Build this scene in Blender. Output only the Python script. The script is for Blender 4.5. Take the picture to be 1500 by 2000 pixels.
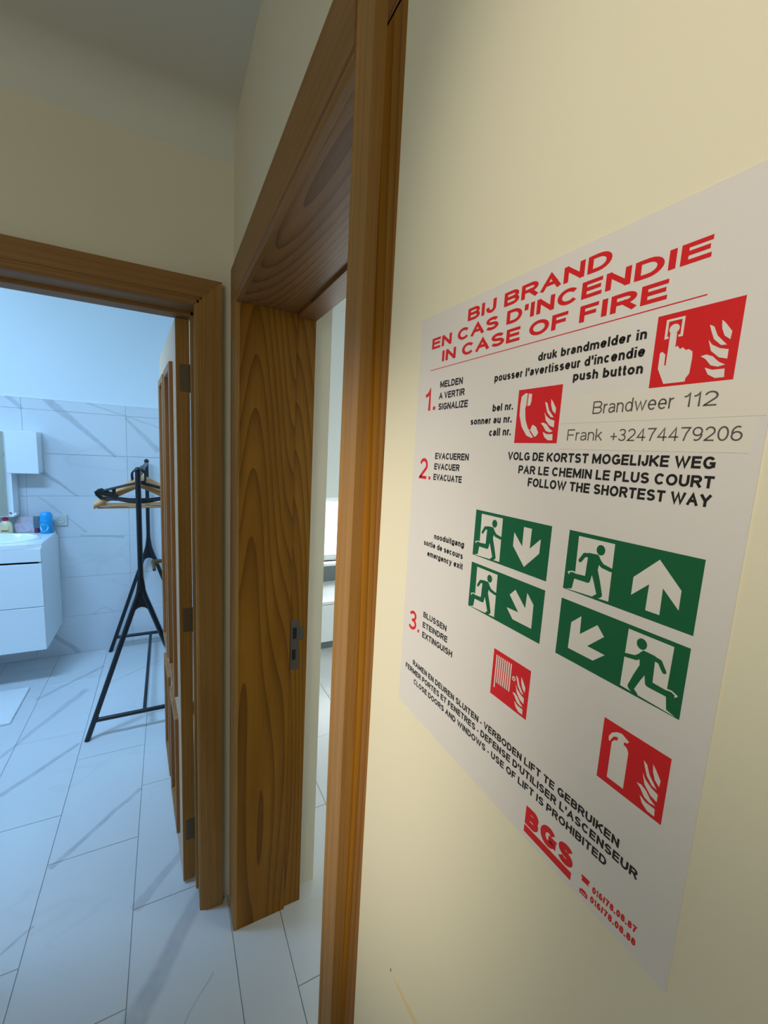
import bpy, bmesh, math, random
from mathutils import Vector, Matrix
for o in list(bpy.data.objects): bpy.data.objects.remove(o)
random.seed(4)
SC = bpy.context.scene
COL = SC.collection
PI = math.pi
H = 1.627                                   # camera height; floor is z = 0
# ------------------------------------------------------------------ camera
cam = bpy.data.objects.new('camera', bpy.data.cameras.new('camera')); COL.objects.link(cam)
yaw, pitch, roll = math.radians(27.6097), math.radians(8.09435), math.radians(3.12875)
def _rx(a): return Matrix(((1,0,0),(0,math.cos(a),-math.sin(a)),(0,math.sin(a),math.cos(a))))
def _rz(a): return Matrix(((math.cos(a),-math.sin(a),0),(math.sin(a),math.cos(a),0),(0,0,1)))
M = _rz(roll) @ _rx(pitch) @ Matrix(((1,0,0),(0,0,-1),(0,1,0))) @ _rz(yaw)
rot = Matrix((M[0], -Vector(M[1]), -Vector(M[2]))).transposed()
cam.matrix_world = Matrix.Translation((0,0,H)) @ rot.to_4x4()
cam.data.sensor_fit = 'HORIZONTAL'; cam.data.sensor_width = 36.0
cam.data.lens = 818.12/1500*36.0
cam.data.clip_start = 0.01
SC.camera = cam
# ------------------------------------------------------------------ world, lights, exposure
SC.view_settings.view_transform = 'Standard'; SC.view_settings.look = 'None'
SC.view_settings.gamma = 1.0; SC.view_settings.use_curve_mapping = False
SC.view_settings.exposure = 0.0
w = bpy.data.worlds.new('world'); SC.world = w; w.use_nodes = True
w.node_tree.nodes['Background'].inputs[0].default_value = (0.62, 0.80, 1.0, 1)
w.node_tree.nodes['Background'].inputs[1].default_value = 3.0
def area(name, loc, target, sx, sy, power, col, spread=PI):
    l = bpy.data.lights.new(name, 'AREA'); l.shape = 'RECTANGLE'; l.size = sx; l.size_y = sy
    l.energy = power; l.color = col; l.spread = spread
    o = bpy.data.objects.new(name, l); COL.objects.link(o); o.location = loc
    o.rotation_euler = (Vector(target)-Vector(loc)).to_track_quat('-Z','Z').to_euler(); return o
area('bathroom_skylight', (-1.10, 1.74, 2.90), (-0.95, 2.92, 1.0), 0.95, 0.30, 33, (0.32, 0.60, 1.0), math.radians(118))
area('bathroom_side_fill', (-2.25, 3.0, 2.35), (0.0, 3.25, 1.95), 0.9, 0.5, 13, (0.38, 0.68, 1.0), math.radians(100))  # added fill, no window here; lifts the upper bathroom wall
area('kitchen_daylight', (1.75, 3.75, 1.0), (1.2, 1.6, 0.9), 1.3, 1.0, 30, (0.95, 0.97, 0.90))
area('far_room_fill', (1.9, 0.2, 1.8), (1.25, 3.3, 0.6), 1.0, 1.0, 10, (0.90, 1.0, 0.96), math.radians(100))  # added fill without a source, brightens chest front and far wall
area('hall_fill', (-1.3, -1.1, 2.0), (-0.2, 0.8, 2.0), 0.9, 1.1, 8.6, (0.97, 1.0, 0.92))  # added soft fill raising the hall's ambient level, no opening behind it
def spot(name, loc, target, power, col, size, blend, radius):
    l = bpy.data.lights.new(name, 'SPOT'); l.energy = power; l.color = col
    l.spot_size = math.radians(size); l.spot_blend = blend; l.shadow_soft_size = radius
    o = bpy.data.objects.new(name, l); COL.objects.link(o); o.location = loc
    o.rotation_euler = (Vector(target)-Vector(loc)).to_track_quat('-Z','Z').to_euler(); return o
spot('sign_wall_fill_upper', (-0.95, -0.35, 2.30), (0.185, 0.05, 1.80), 43, (1.0, 0.90, 0.72), 27, 1.0, 0.03)  # added spot, no real fitting; brightens the upper right of the sign wall
spot('sign_wall_fill_lower', (-0.95, -0.10, 2.30), (0.185, 0.45, 1.36), 92, (1.0, 0.90, 0.72), 26, 1.0, 0.03)  # added like the one above, for the bright band beside the casing

# ------------------------------------------------------------------ node helpers
def mat(name, base=(0.8,0.8,0.8), rough=0.5, metal=0.0, spec=0.5, **k):
    m = bpy.data.materials.new(name); m.use_nodes = True
    b = m.node_tree.nodes['Principled BSDF']
    b.inputs['Base Color'].default_value = (*base, 1); b.inputs['Roughness'].default_value = rough
    b.inputs['Metallic'].default_value = metal; b.inputs['Specular IOR Level'].default_value = spec
    for kk, v in k.items(): b.inputs[kk.replace('_',' ')].default_value = v
    return m
class N:
    def __init__(s, m): s.m = m; s.nt = m.node_tree; s.b = s.nt.nodes['Principled BSDF']
    def node(s, t, **k):
        n = s.nt.nodes.new(t)
        for a, v in k.items(): setattr(n, a, v)
        return n
    def set(s, sock, v):
        if isinstance(v, bpy.types.NodeSocket): s.nt.links.new(v, sock)
        else: sock.default_value = v
    def math(s, op, a, b=0.0, c=0.0, clamp=False):
        n = s.node('ShaderNodeMath', operation=op, use_clamp=clamp)
        s.set(n.inputs[0], a); s.set(n.inputs[1], b); s.set(n.inputs[2], c); return n.outputs[0]
    def noise(s, vec, scale, detail=3, rough=0.5, dist=0.0):
        n = s.node('ShaderNodeTexNoise'); s.set(n.inputs['Vector'], vec); n.inputs['Scale'].default_value = scale
        n.inputs['Detail'].default_value = detail; n.inputs['Roughness'].default_value = rough; n.inputs['Distortion'].default_value = dist
        return n.outputs['Fac']
    def mapping(s, vec, loc=(0,0,0), rot=(0,0,0), sc=(1,1,1)):
        n = s.node('ShaderNodeMapping'); s.set(n.inputs[0], vec)
        n.inputs[1].default_value = loc; n.inputs[2].default_value = rot; n.inputs[3].default_value = sc; return n.outputs[0]
    def geo(s): return s.node('ShaderNodeNewGeometry').outputs['Position']
    def obj(s): return s.node('ShaderNodeTexCoord').outputs['Object']
    def ramp(s, fac, stops):
        n = s.node('ShaderNodeValToRGB'); s.set(n.inputs[0], fac); e = n.color_ramp.elements
        while len(e) < len(stops): e.new(0.5)
        for i, (p, c) in enumerate(stops): e[i].position = p; e[i].color = (*c, 1)
        return n.outputs[0]
    def mix(s, f, a, b):
        n = s.node('ShaderNodeMix', data_type='RGBA'); s.set(n.inputs[0], f)
        s.set(n.inputs[6], a if isinstance(a, bpy.types.NodeSocket) else (*a,1)); s.set(n.inputs[7], b if isinstance(b, bpy.types.NodeSocket) else (*b,1))
        return n.outputs[2]
    def bump(s, h, strength=0.1, dist=0.002):
        n = s.node('ShaderNodeBump'); n.inputs['Strength'].default_value = strength; n.inputs['Distance'].default_value = dist
        s.set(n.inputs['Height'], h); s.nt.links.new(n.outputs[0], s.b.inputs['Normal'])
def paint(name, base, scale=160, rough=0.6):
    m = mat(name, base, rough, spec=0.3); n = N(m); p = n.geo()
    f = n.noise(p, 2.2, 2); c = n.mix(f, tuple(x*0.96 for x in base), tuple(min(1,x*1.03) for x in base))
    n.set(n.b.inputs['Base Color'], c); n.bump(n.noise(p, scale, 3), 0.12, 0.0008); return m
def wood(name, dark, mid, light, axis='z', centre=(0,0,0), ring=16.0, squash=0.045, rough=0.38, vein=0.30):
    """growth rings seen on a plank: distance from a far pith line, stretched along the grain"""
    m = mat(name, mid, rough+0.08, spec=0.22); n = N(m); p = n.geo()
    sc = {'z': (1,1,squash), 'y': (1,squash,1), 'x': (squash,1,1)}[axis]
    q = n.mapping(p, loc=tuple(-c*s for c, s in zip(centre, sc)), sc=sc)
    big = n.node('ShaderNodeTexNoise'); n.set(big.inputs['Vector'], q); big.inputs['Scale'].default_value = 5.0; big.inputs['Detail'].default_value = 1.5
    add = n.node('ShaderNodeVectorMath', operation='MULTIPLY_ADD'); n.set(add.inputs[0], big.outputs['Color']); add.inputs[1].default_value = (0.11,0.11,0.11); n.set(add.inputs[2], q)
    ln = n.node('ShaderNodeVectorMath', operation='LENGTH'); n.set(ln.inputs[0], add.outputs[0])
    fr = n.math('FRACT', n.math('MULTIPLY', ln.outputs['Value'], ring*4))
    ringc = n.math('POWER', fr, 2.6)
    fs = {'z': (420,420,6), 'y': (420,6,420), 'x': (6,420,420)}[axis]
    fine = n.noise(n.mapping(p, sc=fs), 1.0, 4, 0.65)
    soft = n.noise(n.mapping(p, sc=tuple(4 if v > 10 else 0.6 for v in fs)), 4.0, 2)
    base = n.ramp(soft, [(0.30, mid), (0.72, light)])
    c1 = n.mix(n.math('MULTIPLY', ringc, vein), base, dark)
    pore = n.math('MULTIPLY', n.math('SUBTRACT', fine, 0.50, clamp=True), 3.2, clamp=True)
    c2 = n.mix(n.math('MULTIPLY', pore, 0.55), c1, dark)
    n.set(n.b.inputs['Base Color'], c2)
    n.bump(n.math('ADD', fine, n.math('MULTIPLY', fr, 0.3)), 0.18, 0.0006)
    return m
def marble(name, base, veincol, plane, segs, rough=0.22):
    """glazed tile with soft cloudy ground and long grey veins; plane 'xy' or 'xz'"""
    m = mat(name, base, rough, spec=0.5); n = N(m); p = n.geo()
    sep = n.node('ShaderNodeSeparateXYZ'); n.set(sep.inputs[0], p)
    X = sep.outputs[0]; Y = sep.outputs[1] if plane == 'xy' else sep.outputs[2]
    wob = n.math('MULTIPLY', n.math('SUBTRACT', n.noise(p, 7.0, 4), 0.5), 0.035)
    wob2 = n.math('MULTIPLY', n.math('SUBTRACT', n.noise(p, 16.0, 3), 0.5), 0.016)
    X = n.math('ADD', X, wob); Y = n.math('ADD', Y, wob2)
    total = None
    for (ax, ay), (bx, by), wa, wb, st in segs:
        dx, dy = bx-ax, by-ay; L2 = dx*dx+dy*dy; L = math.sqrt(L2)
        px = n.math('SUBTRACT', X, ax); py = n.math('SUBTRACT', Y, ay)
        t = n.math('DIVIDE', n.math('ADD', n.math('MULTIPLY', px, dx), n.math('MULTIPLY', py, dy)), L2)
        tc = n.math('MINIMUM', n.math('MAXIMUM', t, 0.0), 1.0)
        d = n.math('ABSOLUTE', n.math('DIVIDE', n.math('SUBTRACT', n.math('MULTIPLY', px, dy), n.math('MULTIPLY', py, dx)), L))
        over = n.math('MULTIPLY', n.math('ABSOLUTE', n.math('SUBTRACT', t, tc)), L*3)
        d = n.math('ADD', d, over)
        wd = n.math('MULTIPLY_ADD', tc, (wb-wa), wa)
        mk = n.math('SUBTRACT', 1.0, n.math('DIVIDE', d, wd), clamp=True)
        mk = n.math('MULTIPLY', n.math('MULTIPLY', mk, 2.0, clamp=True), st)
        total = mk if total is None else n.math('MAXIMUM', total, mk)
    # faint hairline veins that run over every tile
    hn = n.noise(n.mapping(p, rot=(0,0,0.7), sc=(1.0,2.4,1.6)), 1.6, 2, 0.5, 0.4)
    hair = n.math('SUBTRACT', 1.0, n.math('MULTIPLY', n.math('ABSOLUTE', n.math('SUBTRACT', hn, 0.5)), 60.0), clamp=True)
    gate = n.math('GREATER_THAN', n.noise(p, 1.7, 1), 0.5)
    hair = n.math('MULTIPLY', n.math('MULTIPLY', hair, gate), 0.14)
    total = n.math('MAXIMUM', total, hair)
    cloud = n.mix(n.noise(p, 3.0, 3), tuple(c*0.94 for c in base), base)
    tex = n.math('MULTIPLY_ADD', n.noise(p, 22.0, 3), 1.1, 0.35)
    n.set(n.b.inputs['Base Color'], n.mix(n.math('MULTIPLY', total, tex, clamp=True), cloud, veincol))
    return m

CREAM = paint('cream_wall_paint', (0.80, 0.745, 0.585))
CREAM_L = paint('pale_ceiling_paint', (0.74, 0.73, 0.66))
WHITEP = paint('white_wall_paint', (0.82, 0.84, 0.82))
BATHP = paint('bathroom_wall_paint', (0.80, 0.84, 0.86))
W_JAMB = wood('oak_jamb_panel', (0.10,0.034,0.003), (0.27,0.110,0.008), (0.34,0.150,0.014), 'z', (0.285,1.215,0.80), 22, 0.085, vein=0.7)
W_TRIM = wood('oak_trim_upright', (0.16,0.072,0.016), (0.35,0.180,0.045), (0.44,0.240,0.072), 'z', (0.9,2.4,0.5), 20, 0.03, 0.42)
W_TRIMX = wood('oak_trim_cross', (0.15,0.065,0.02), (0.28,0.14,0.04), (0.35,0.18,0.06), 'x', (0.4,2.2,3.0), 20, 0.03, 0.42)
W_TRIMY = wood('oak_trim_lengthwise', (0.15,0.065,0.02), (0.28,0.14,0.04), (0.35,0.18,0.06), 'y', (0.9,0.6,3.0), 20, 0.03, 0.42)
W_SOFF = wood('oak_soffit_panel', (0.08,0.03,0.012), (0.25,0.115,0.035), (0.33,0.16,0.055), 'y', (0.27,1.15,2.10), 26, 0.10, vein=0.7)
W_DOOR = wood('oak_door_leaf', (0.42,0.24,0.13), (0.66,0.46,0.29), (0.76,0.56,0.38), 'z', (-0.6,2.4,0.9), 14, 0.03, 0.4)
W_DOORD = wood('oak_door_moulding', (0.16,0.06,0.02), (0.34,0.155,0.055), (0.42,0.21,0.08), 'z', (-0.6,2.1,0.9), 14, 0.03, 0.4)
BRASS = mat('aged_brass', (0.20,0.15,0.07), 0.4, 1.0)
STEEL = mat('dull_steel', (0.16,0.14,0.11), 0.5, 0.8)
STEELD = mat('brushed_hinge_steel', (0.17,0.14,0.10), 0.5, 0.7)
HOLE = mat('dark_slot', (0.008,0.006,0.005), 0.8)
BLACKM = mat('black_blue_lacquered_tube', (0.006,0.010,0.016), 0.32, 0.0)
BLACKP = mat('black_plastic', (0.006,0.007,0.010), 0.35)
HWOOD = wood('beech_hanger_wood', (0.36,0.16,0.06), (0.60,0.30,0.12), (0.68,0.37,0.16), 'x', (0,0,0), 10, 0.05, 0.35)
WHITEG = mat('white_gloss_lacquer', (0.84,0.88,0.90), 0.18)
WHITEC = mat('white_ceramic', (0.90,0.93,0.94), 0.08)
CHROME = mat('chrome', (0.75,0.78,0.80), 0.12, 1.0)
MIRROR = mat('mirror_glass', (0.86,0.90,0.90), 0.02, 1.0)
GROUT = mat('grey_grout', (0.50,0.52,0.53), 0.85)
GROUTW = mat('pale_grout', (0.66,0.70,0.74), 0.85)
TOWEL = mat('white_terry', (0.88,0.89,0.90), 0.95); _n = N(TOWEL); _n.bump(_n.noise(_n.geo(), 220, 4), 0.9, 0.004)
STONE = mat('grey_stone_sill', (0.16,0.19,0.19), 0.5)
GLASS = mat('window_glass', (1,1,1), 0.0); _n = N(GLASS)
_t = _n.node('ShaderNodeBsdfTransparent'); _g = _n.node('ShaderNodeBsdfGlossy'); _g.inputs['Roughness'].default_value = 0.02
_x = _n.node('ShaderNodeMixShader'); _x.inputs[0].default_value = 0.06
_n.nt.links.new(_t.outputs[0], _x.inputs[1]); _n.nt.links.new(_g.outputs[0], _x.inputs[2])
_n.nt.links.new(_x.outputs[0], _n.nt.nodes['Material Output'].inputs['Surface'])

# ------------------------------------------------------------------ mesh helpers
def link(name, bm, m, parent=None, smooth=False, loc=None):
    me = bpy.data.meshes.new(name); bmesh.ops.recalc_face_normals(bm, faces=bm.faces); bm.to_mesh(me); bm.free()
    me.materials.append(m)
    if smooth:
        for p in me.polygons: p.use_smooth = True
        try: me.set_sharp_from_angle(angle=math.radians(40))
        except Exception: pass
    o = bpy.data.objects.new(name, me); COL.objects.link(o)
    if parent: o.parent = parent
    if loc: o.location = loc
    return o
def box(bm, x0, x1, y0, y1, z0, z1, bev=0.0, seg=2):
    r = bmesh.ops.create_cube(bm, size=1.0)['verts']
    for v in r: v.co = Vector(((x0+x1)/2+v.co.x*(x1-x0), (y0+y1)/2+v.co.y*(y1-y0), (z0+z1)/2+v.co.z*(z1-z0)))
    if bev > 0:
        es = {e for v in r for e in v.link_edges}
        bmesh.ops.bevel(bm, geom=list(es), offset=bev, segments=seg, affect='EDGES', profile=0.6)
def B(*args, **k):
    bm = bmesh.new(); box(bm, *args, **k); return bm
def prism(bm, pts, axis_fn, d0, d1):
    """closed outline pts (2-D) extruded from d0 to d1; axis_fn(u,v,d) -> xyz"""
    a = [bm.verts.new(axis_fn(u,v,d0)) for u,v in pts]; b = [bm.verts.new(axis_fn(u,v,d1)) for u,v in pts]
    n = len(pts); bm.faces.new(a); bm.faces.new(b[::-1])
    for i in range(n): bm.faces.new((a[i], a[(i+1)%n], b[(i+1)%n], b[i]))
def tube(bm, pts, r, seg=10, closed=False):
    pts = [Vector(p) for p in pts]; n = len(pts); rs = r if isinstance(r, (list,tuple)) else [r]*n
    rings = []; up = None
    for i, p in enumerate(pts):
        t = (pts[(i+1)%n]-pts[i-1]) if closed else (pts[min(i+1,n-1)]-pts[max(i-1,0)])
        t.normalize()
        if up is None: up = t.orthogonal().normalized()
        up = (up - t*up.dot(t)).normalized(); s = t.cross(up)
        rings.append([bm.verts.new(p+(up*math.cos(2*PI*k/seg)+s*math.sin(2*PI*k/seg))*rs[i]) for k in range(seg)])
    for i in range(n if closed else n-1):
        A, C = rings[i], rings[(i+1)%n]
        for k in range(seg): bm.faces.new((A[k], A[(k+1)%seg], C[(k+1)%seg], C[k]))
    if not closed: bm.faces.new(rings[0][::-1]); bm.faces.new(rings[-1])
def lathe(bm, prof, seg=32, c=(0,0,0), sx=1, sy=1):
    rings = []
    for r, z in prof:
        if r < 1e-6: rings.append([bm.verts.new((c[0],c[1],c[2]+z))])
        else: rings.append([bm.verts.new((c[0]+r*sx*math.cos(2*PI*k/seg), c[1]+r*sy*math.sin(2*PI*k/seg), c[2]+z)) for k in range(seg)])
    for A, C in zip(rings, rings[1:]):
        for k in range(seg):
            a = [A[k%len(A)], A[(k+1)%len(A)], C[(k+1)%len(C)], C[k%len(C)]]
            u = []
            for v in a:
                if v not in u: u.append(v)
            if len(u) > 2: bm.faces.new(u)
def bez(p0, p1, p2, p3, n=8):
    out = []
    for i in range(n+1):
        t = i/n; out.append(tuple((1-t)**3*a+3*(1-t)**2*t*b+3*(1-t)*t*t*c+t**3*d for a,b,c,d in zip(p0,p1,p2,p3)))
    return out
def struct(o, label=None):
    o['kind'] = 'structure'
    if label: o['label'] = label
    return o
def tag(o, label, cat, group=None):
    o['label'] = label; o['category'] = cat
    if group: o['group'] = group
    return o
def empty(name, loc=(0,0,0)):
    o = bpy.data.objects.new(name, None); COL.objects.link(o); o.location = loc; o.empty_display_size = 0.05; return o
def wall(name, boxes, m, label):
    bm = bmesh.new()
    for b in boxes: box(bm, *b)
    return struct(link(name, bm, m), label)

# ------------------------------------------------------------------ floor: base with every tile on it
floor = struct(link('floor', B(-2.4,2.6,-1.5,3.9,-0.10,-0.0035), GROUT), 'white marble-look tiled floor with grey veins, running from hall to bathroom')
fveins = [((-0.693,2.256),(-0.44,2.525),0.020,0.012,0.75), ((-0.421,1.766),(-0.134,2.058),0.016,0.012,0.8),
 ((-0.127,1.473),(0.05,1.66),0.026,0.018,0.6), ((0.10,1.46),(-0.125,1.12),0.030,0.042,0.7),
 ((-0.492,1.497),(-0.422,1.555),0.006,0.006,0.7), ((-0.80,2.50),(-0.488,3.099),0.010,0.030,0.6),
 ((-0.74,3.075),(-0.428,3.393),0.014,0.016,0.75), ((-0.363,3.134),(-0.074,3.343),0.010,0.010,0.4),
 ((0.105,1.169),(0.02,1.08),0.004,0.004,0.6), ((-1.05,2.05),(-0.80,2.35),0.014,0.02,0.7),
 ((-1.3,1.6),(-1.0,1.95),0.02,0.014,0.7), ((-1.15,0.6),(-0.7,1.1),0.016,0.022,0.7), ((-0.6,0.1),(-0.2,0.6),0.02,0.012,0.7)]
TILE = marble('marble_floor_tile', (0.74,0.76,0.77), (0.46,0.47,0.50), 'xy', fveins, 0.28)
def tile_mesh(sx, sy, th, m, name):
    bm = B(0, sx, 0, sy, -th, 0, bev=0.0008, seg=1)
    me = bpy.data.meshes.new(name); bm.to_mesh(me); bm.free(); me.materials.append(m); return me
T1 = tile_mesh(0.2976, 0.5976, 0.0035, TILE, 'floor_tile'); T2 = tile_mesh(0.1576, 0.5976, 0.0035, TILE, 'floor_tile_cut')
phase = {-1: 0.83, 0: 1.185, 1: 0.875, 2: 0.90, 3: 1.025, -2: 0.5}
cols = [(-0.43+0.30*i, T1, i) for i in range(-7, 2)]      # left edges ... up to the doorway
cols = [(x, me) for x, me, _ in cols]
edges = []
x = -0.43 - 0.30*6
idx = -6
while x < 0.16:
    edges.append((x, T1, idx)); x += 0.30; idx += 1
edges.append((0.17, T2, 2))
x = 0.33; idx = 3
while x < 2.2: edges.append((x, T1, idx)); x += 0.30; idx += 1
for x, me, i in edges:
    ph = phase.get(i, None)
    if ph is None: ph = (0.37*abs(i)) % 0.6
    y = ph - 0.6*math.ceil((ph+1.2)/0.6)
    while y < 3.66:
        if y+0.6 > -0.9 and not (x > 0.4 and y < 0.4):
            t = bpy.data.objects.new('tile', me); COL.objects.link(t); t.parent = floor
            t.location = (x+0.0012, y+0.0012, random.uniform(-0.0002,0.0002))
        y += 0.60

# ------------------------------------------------------------------ walls and ceilings
wr = wall('wall_right', [(0.185,0.47,-1.4,0.36,0,2.6),(0.185,0.47,1.32,1.39,0,2.6),(0.185,0.47,0.36,1.32,2.07,2.6)], CREAM, 'cream painted hall wall with an oak framed doorway')
wall('wall_front', [(0.13,0.185,1.39,1.52,0,2.60),(-0.80,0.13,1.39,1.52,2.06,2.60),(-1.6,-0.80,1.39,1.52,0,2.60)], CREAM, 'cream painted wall above and beside the bathroom doorway')
wall('wall_left', [(-1.7,-1.6,-1.4,1.52,0,2.60)], CREAM, 'cream painted left hall wall')
wall('wall_back', [(-1.7,0.47,-1.5,-1.4,0,2.60)], CREAM, 'cream painted wall at the back of the hall')
# hall ceiling with a small plaster cove towards the front wall
bm = bmesh.new()
R_ = 0.10; prof = [(-1.4,2.60),(-1.4,2.51)] + [(1.39-R_+R_*math.sin(a), 2.51-R_+R_*math.cos(a)) for a in [i*PI/2/8 for i in range(9)]] + [(1.39,2.60)]
prism(bm, prof, lambda u,v,d: (d,u,v), -1.6, 0.185)
o = struct(link('ceiling', bm, CREAM_L, smooth=True), 'pale ceiling of the hall with a rounded edge')
# bathroom shell
wall('wall_bathroom_front', [(-2.3,-1.6,1.39,1.52,0,2.8),(-1.6,0.33,1.40,1.52,2.60,2.8)], BATHP, 'pale painted bathroom wall beside the doorway')
wf = wall('wall_bathroom_back', [(-2.3,0.33,3.688,3.80,0,2.8)], BATHP, 'white bathroom wall, marble-look tiles below and paint above')
wall('wall_bathroom_right', [(0.33,0.47,1.39,3.80,0,2.8)], WHITEP, 'white wall dividing bathroom and the room beyond the oak frame')
wall('wall_bathroom_left', [(-2.4,-2.3,1.39,3.80,0,2.8)], BATHP, 'pale painted left bathroom wall')
wall('ceiling_bathroom', [(-2.4,-1.60,1.39,3.80,2.8,2.86),(-0.60,0.47,1.39,3.80,2.8,2.86),(-1.60,-0.60,1.39,1.56,2.8,2.86),(-1.60,-0.60,1.92,3.80,2.8,2.86)], WHITEP, 'white bathroom ceiling with a skylight')
def window(name, kind, fixed, a0, a1, z0, z1, depth, label, gl, mull=True):
    """casement in a wall; kind 'x': wall plane x=fixed spanning y a0..a1; 'y': plane y=fixed spanning x"""
    e = empty(name, (fixed,(a0+a1)/2,z0) if kind=='x' else ((a0+a1)/2,fixed,z0)); L = e.location.copy(); struct(e, label)
    def bb(p0,p1,q0,q1,d0,d1):
        if kind == 'x': return B(fixed+d0-L.x, fixed+d1-L.x, p0-L.y, p1-L.y, q0-L.z, q1-L.z, bev=0.003, seg=1)
        return B(p0-L.x, p1-L.x, fixed+d0-L.y, fixed+d1-L.y, q0-L.z, q1-L.z, bev=0.003, seg=1)
    f = 0.05
    for r in ((a0,a1,z0,z0+f),(a0,a1,z1-f,z1),(a0,a0+f,z0+f,z1-f),(a1-f,a1,z0+f,z1-f)): link('window_frame', bb(*r,-depth/2,depth/2), WHITEG, e)
    if mull: link('mullion', bb((a0+a1)/2-0.03,(a0+a1)/2+0.03,z0+f,z1-f,-depth/2,depth/2), WHITEG, e)
    link('pane', bb(a0+f,a1-f,z0+f,z1-f,-0.003,0.003), gl, e)
    return e
w1 = struct(empty('window_1', (-1.10,1.74,2.83)), 'white framed skylight in the bathroom ceiling')
for r in ((-0.5,0.5,-0.18,-0.16),(-0.5,0.5,0.16,0.18),(-0.5,-0.48,-0.16,0.16),(0.48,0.5,-0.16,0.16)): link('window_frame', B(*r,-0.03,0.04,bev=0.003,seg=1), WHITEG, w1)
link('pane', B(-0.48,0.48,-0.16,0.16,0.004,0.010), GLASS, w1)
# tiles on the far bathroom wall
tb = struct(link('wall_bathroom_tiling', B(-2.3,0.33,3.6835,3.688,0.0,1.862), GROUTW), 'marble-look tiles covering the lower bathroom wall')
wveins = [((-0.735,1.875),(-0.337,1.488),0.032,0.012,0.7), ((-0.268,1.772),(-0.05,1.545),0.012,0.028,0.55),
 ((-0.80,1.385),(-0.568,1.195),0.020,0.006,0.75), ((-0.927,1.866),(-0.861,1.785),0.022,0.012,0.6),
 ((-0.50,1.86),(-0.05,1.721),0.008,0.006,0.5), ((-0.80,1.19),(-0.53,0.93),0.008,0.008,0.45),
 ((-0.562,0.904),(-0.30,0.882),0.006,0.010,0.6), ((-0.52,0.29),(-0.44,0.345),0.005,0.004,0.6), ((-0.44,0.345),(-0.38,0.30),0.004,0.004,0.6),
 ((-0.77,0.18),(-0.61,0.0),0.018,0.020,0.7), ((-1.6,1.7),(-1.2,1.3),0.03,0.02,0.7), ((-1.5,0.9),(-1.0,0.6),0.02,0.02,0.6)]
WTILE = marble('marble_wall_tile', (0.74,0.77,0.80), (0.44,0.45,0.48), 'xz', wveins, 0.3)
bm = B(0,0.5984,-0.0035,0,0,0.2984,bev=0.0008,seg=1); MT = bpy.data.meshes.new('wall_tile'); bm.to_mesh(MT); bm.free(); MT.materials.append(WTILE)
bm = B(0,0.5984,-0.0035,0,0,0.0584,bev=0.0008,seg=1); MTs = bpy.data.meshes.new('wall_tile_cut'); bm.to_mesh(MTs); bm.free(); MTs.materials.append(WTILE)
xt = -0.262-0.60*3
while xt < 0.3:
    for r in range(7):
        z = [0, 0.295, 0.595, 0.895, 1.195, 1.488, 1.788][r]
        t = bpy.data.objects.new('tile', MT if r < 6 else MTs); COL.objects.link(t); t.parent = tb
        t.location = (xt+0.0008, 3.6833, z+0.0008)
        t.scale = (1, 1, {0:0.295,5:0.30}.get(r,0.30)/0.30 if r < 6 else 0.074/0.06)
    xt += 0.60
struct(link('trim_3', B(-2.3,0.33,3.678,3.69,1.860,1.867), mat('tile_edge_white',(0.85,0.88,0.9),0.4)), 'thin white edging strip on top of the bathroom tiling')
# room beyond the oak frame
SILL = mat('sill_white', (0.85,0.87,0.86), 0.4)
wall('wall_far', [(0.47,1.12,3.57,3.70,0,2.8),(2.35,2.5,3.57,3.70,0,2.8),(1.12,2.35,3.57,3.70,0,0.60),(1.12,2.35,3.57,3.70,1.20,2.8)], WHITEP, 'pale wall with a low bright window in the far room')
wall('wall_far_right', [(2.4,2.5,-0.5,3.57,0,2.8)], WHITEP, 'pale right wall of the far room')
wall('wall_far_back', [(0.47,2.5,-0.6,-0.5,0,2.8)], WHITEP, 'pale back wall of the far room')
struct(link('ceiling_far', B(0.47,2.5,-0.6,3.70,2.8,2.86), WHITEP), 'white ceiling of the far room')
window('window_2', 'y', 3.66, 1.12, 2.35, 0.60, 1.20, 0.05, 'bright low window in the far room', GLASS, True)
struct(link('trim_4', B(1.12,2.36,3.50,3.62,0.575,0.60,bev=0.004), SILL), 'white ledge under the low window')
struct(link('trim_5', B(0.95,2.36,3.556,3.572,0.30,0.575), STONE), 'grey stone strip between the low window and the white chest')

# ------------------------------------------------------------------ oak frame of the doorway in the right wall
t2 = struct(empty('trim_2', (0.185,1.26,0)), 'dark stained oak door frame in the right wall'); O2 = Vector(t2.location)
def part(parent, name, m, *b, bev=0.0015, seg=1, smooth=False):
    L = parent.location
    return link(name, B(b[0]-L.x,b[1]-L.x,b[2]-L.y,b[3]-L.y,b[4]-L.z,b[5]-L.z,bev=bev,seg=seg), m, parent, smooth)
def partbm(parent, name, m, bm, smooth=False):
    L = parent.location
    for v in bm.verts: v.co -= Vector(L)
    return link(name, bm, m, parent, smooth)
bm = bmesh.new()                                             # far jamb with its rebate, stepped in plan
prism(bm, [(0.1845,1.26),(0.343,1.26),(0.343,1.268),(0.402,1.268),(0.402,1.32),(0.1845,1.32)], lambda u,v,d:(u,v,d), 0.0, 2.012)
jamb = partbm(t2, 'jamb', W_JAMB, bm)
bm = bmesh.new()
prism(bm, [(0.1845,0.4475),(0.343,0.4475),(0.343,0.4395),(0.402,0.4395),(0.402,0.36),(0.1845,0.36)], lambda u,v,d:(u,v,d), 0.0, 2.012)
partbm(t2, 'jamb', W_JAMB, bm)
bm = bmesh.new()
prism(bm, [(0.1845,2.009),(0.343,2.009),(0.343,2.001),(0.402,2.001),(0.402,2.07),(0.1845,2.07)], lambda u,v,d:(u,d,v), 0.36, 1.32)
partbm(t2, 'head', W_SOFF, bm)
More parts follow.
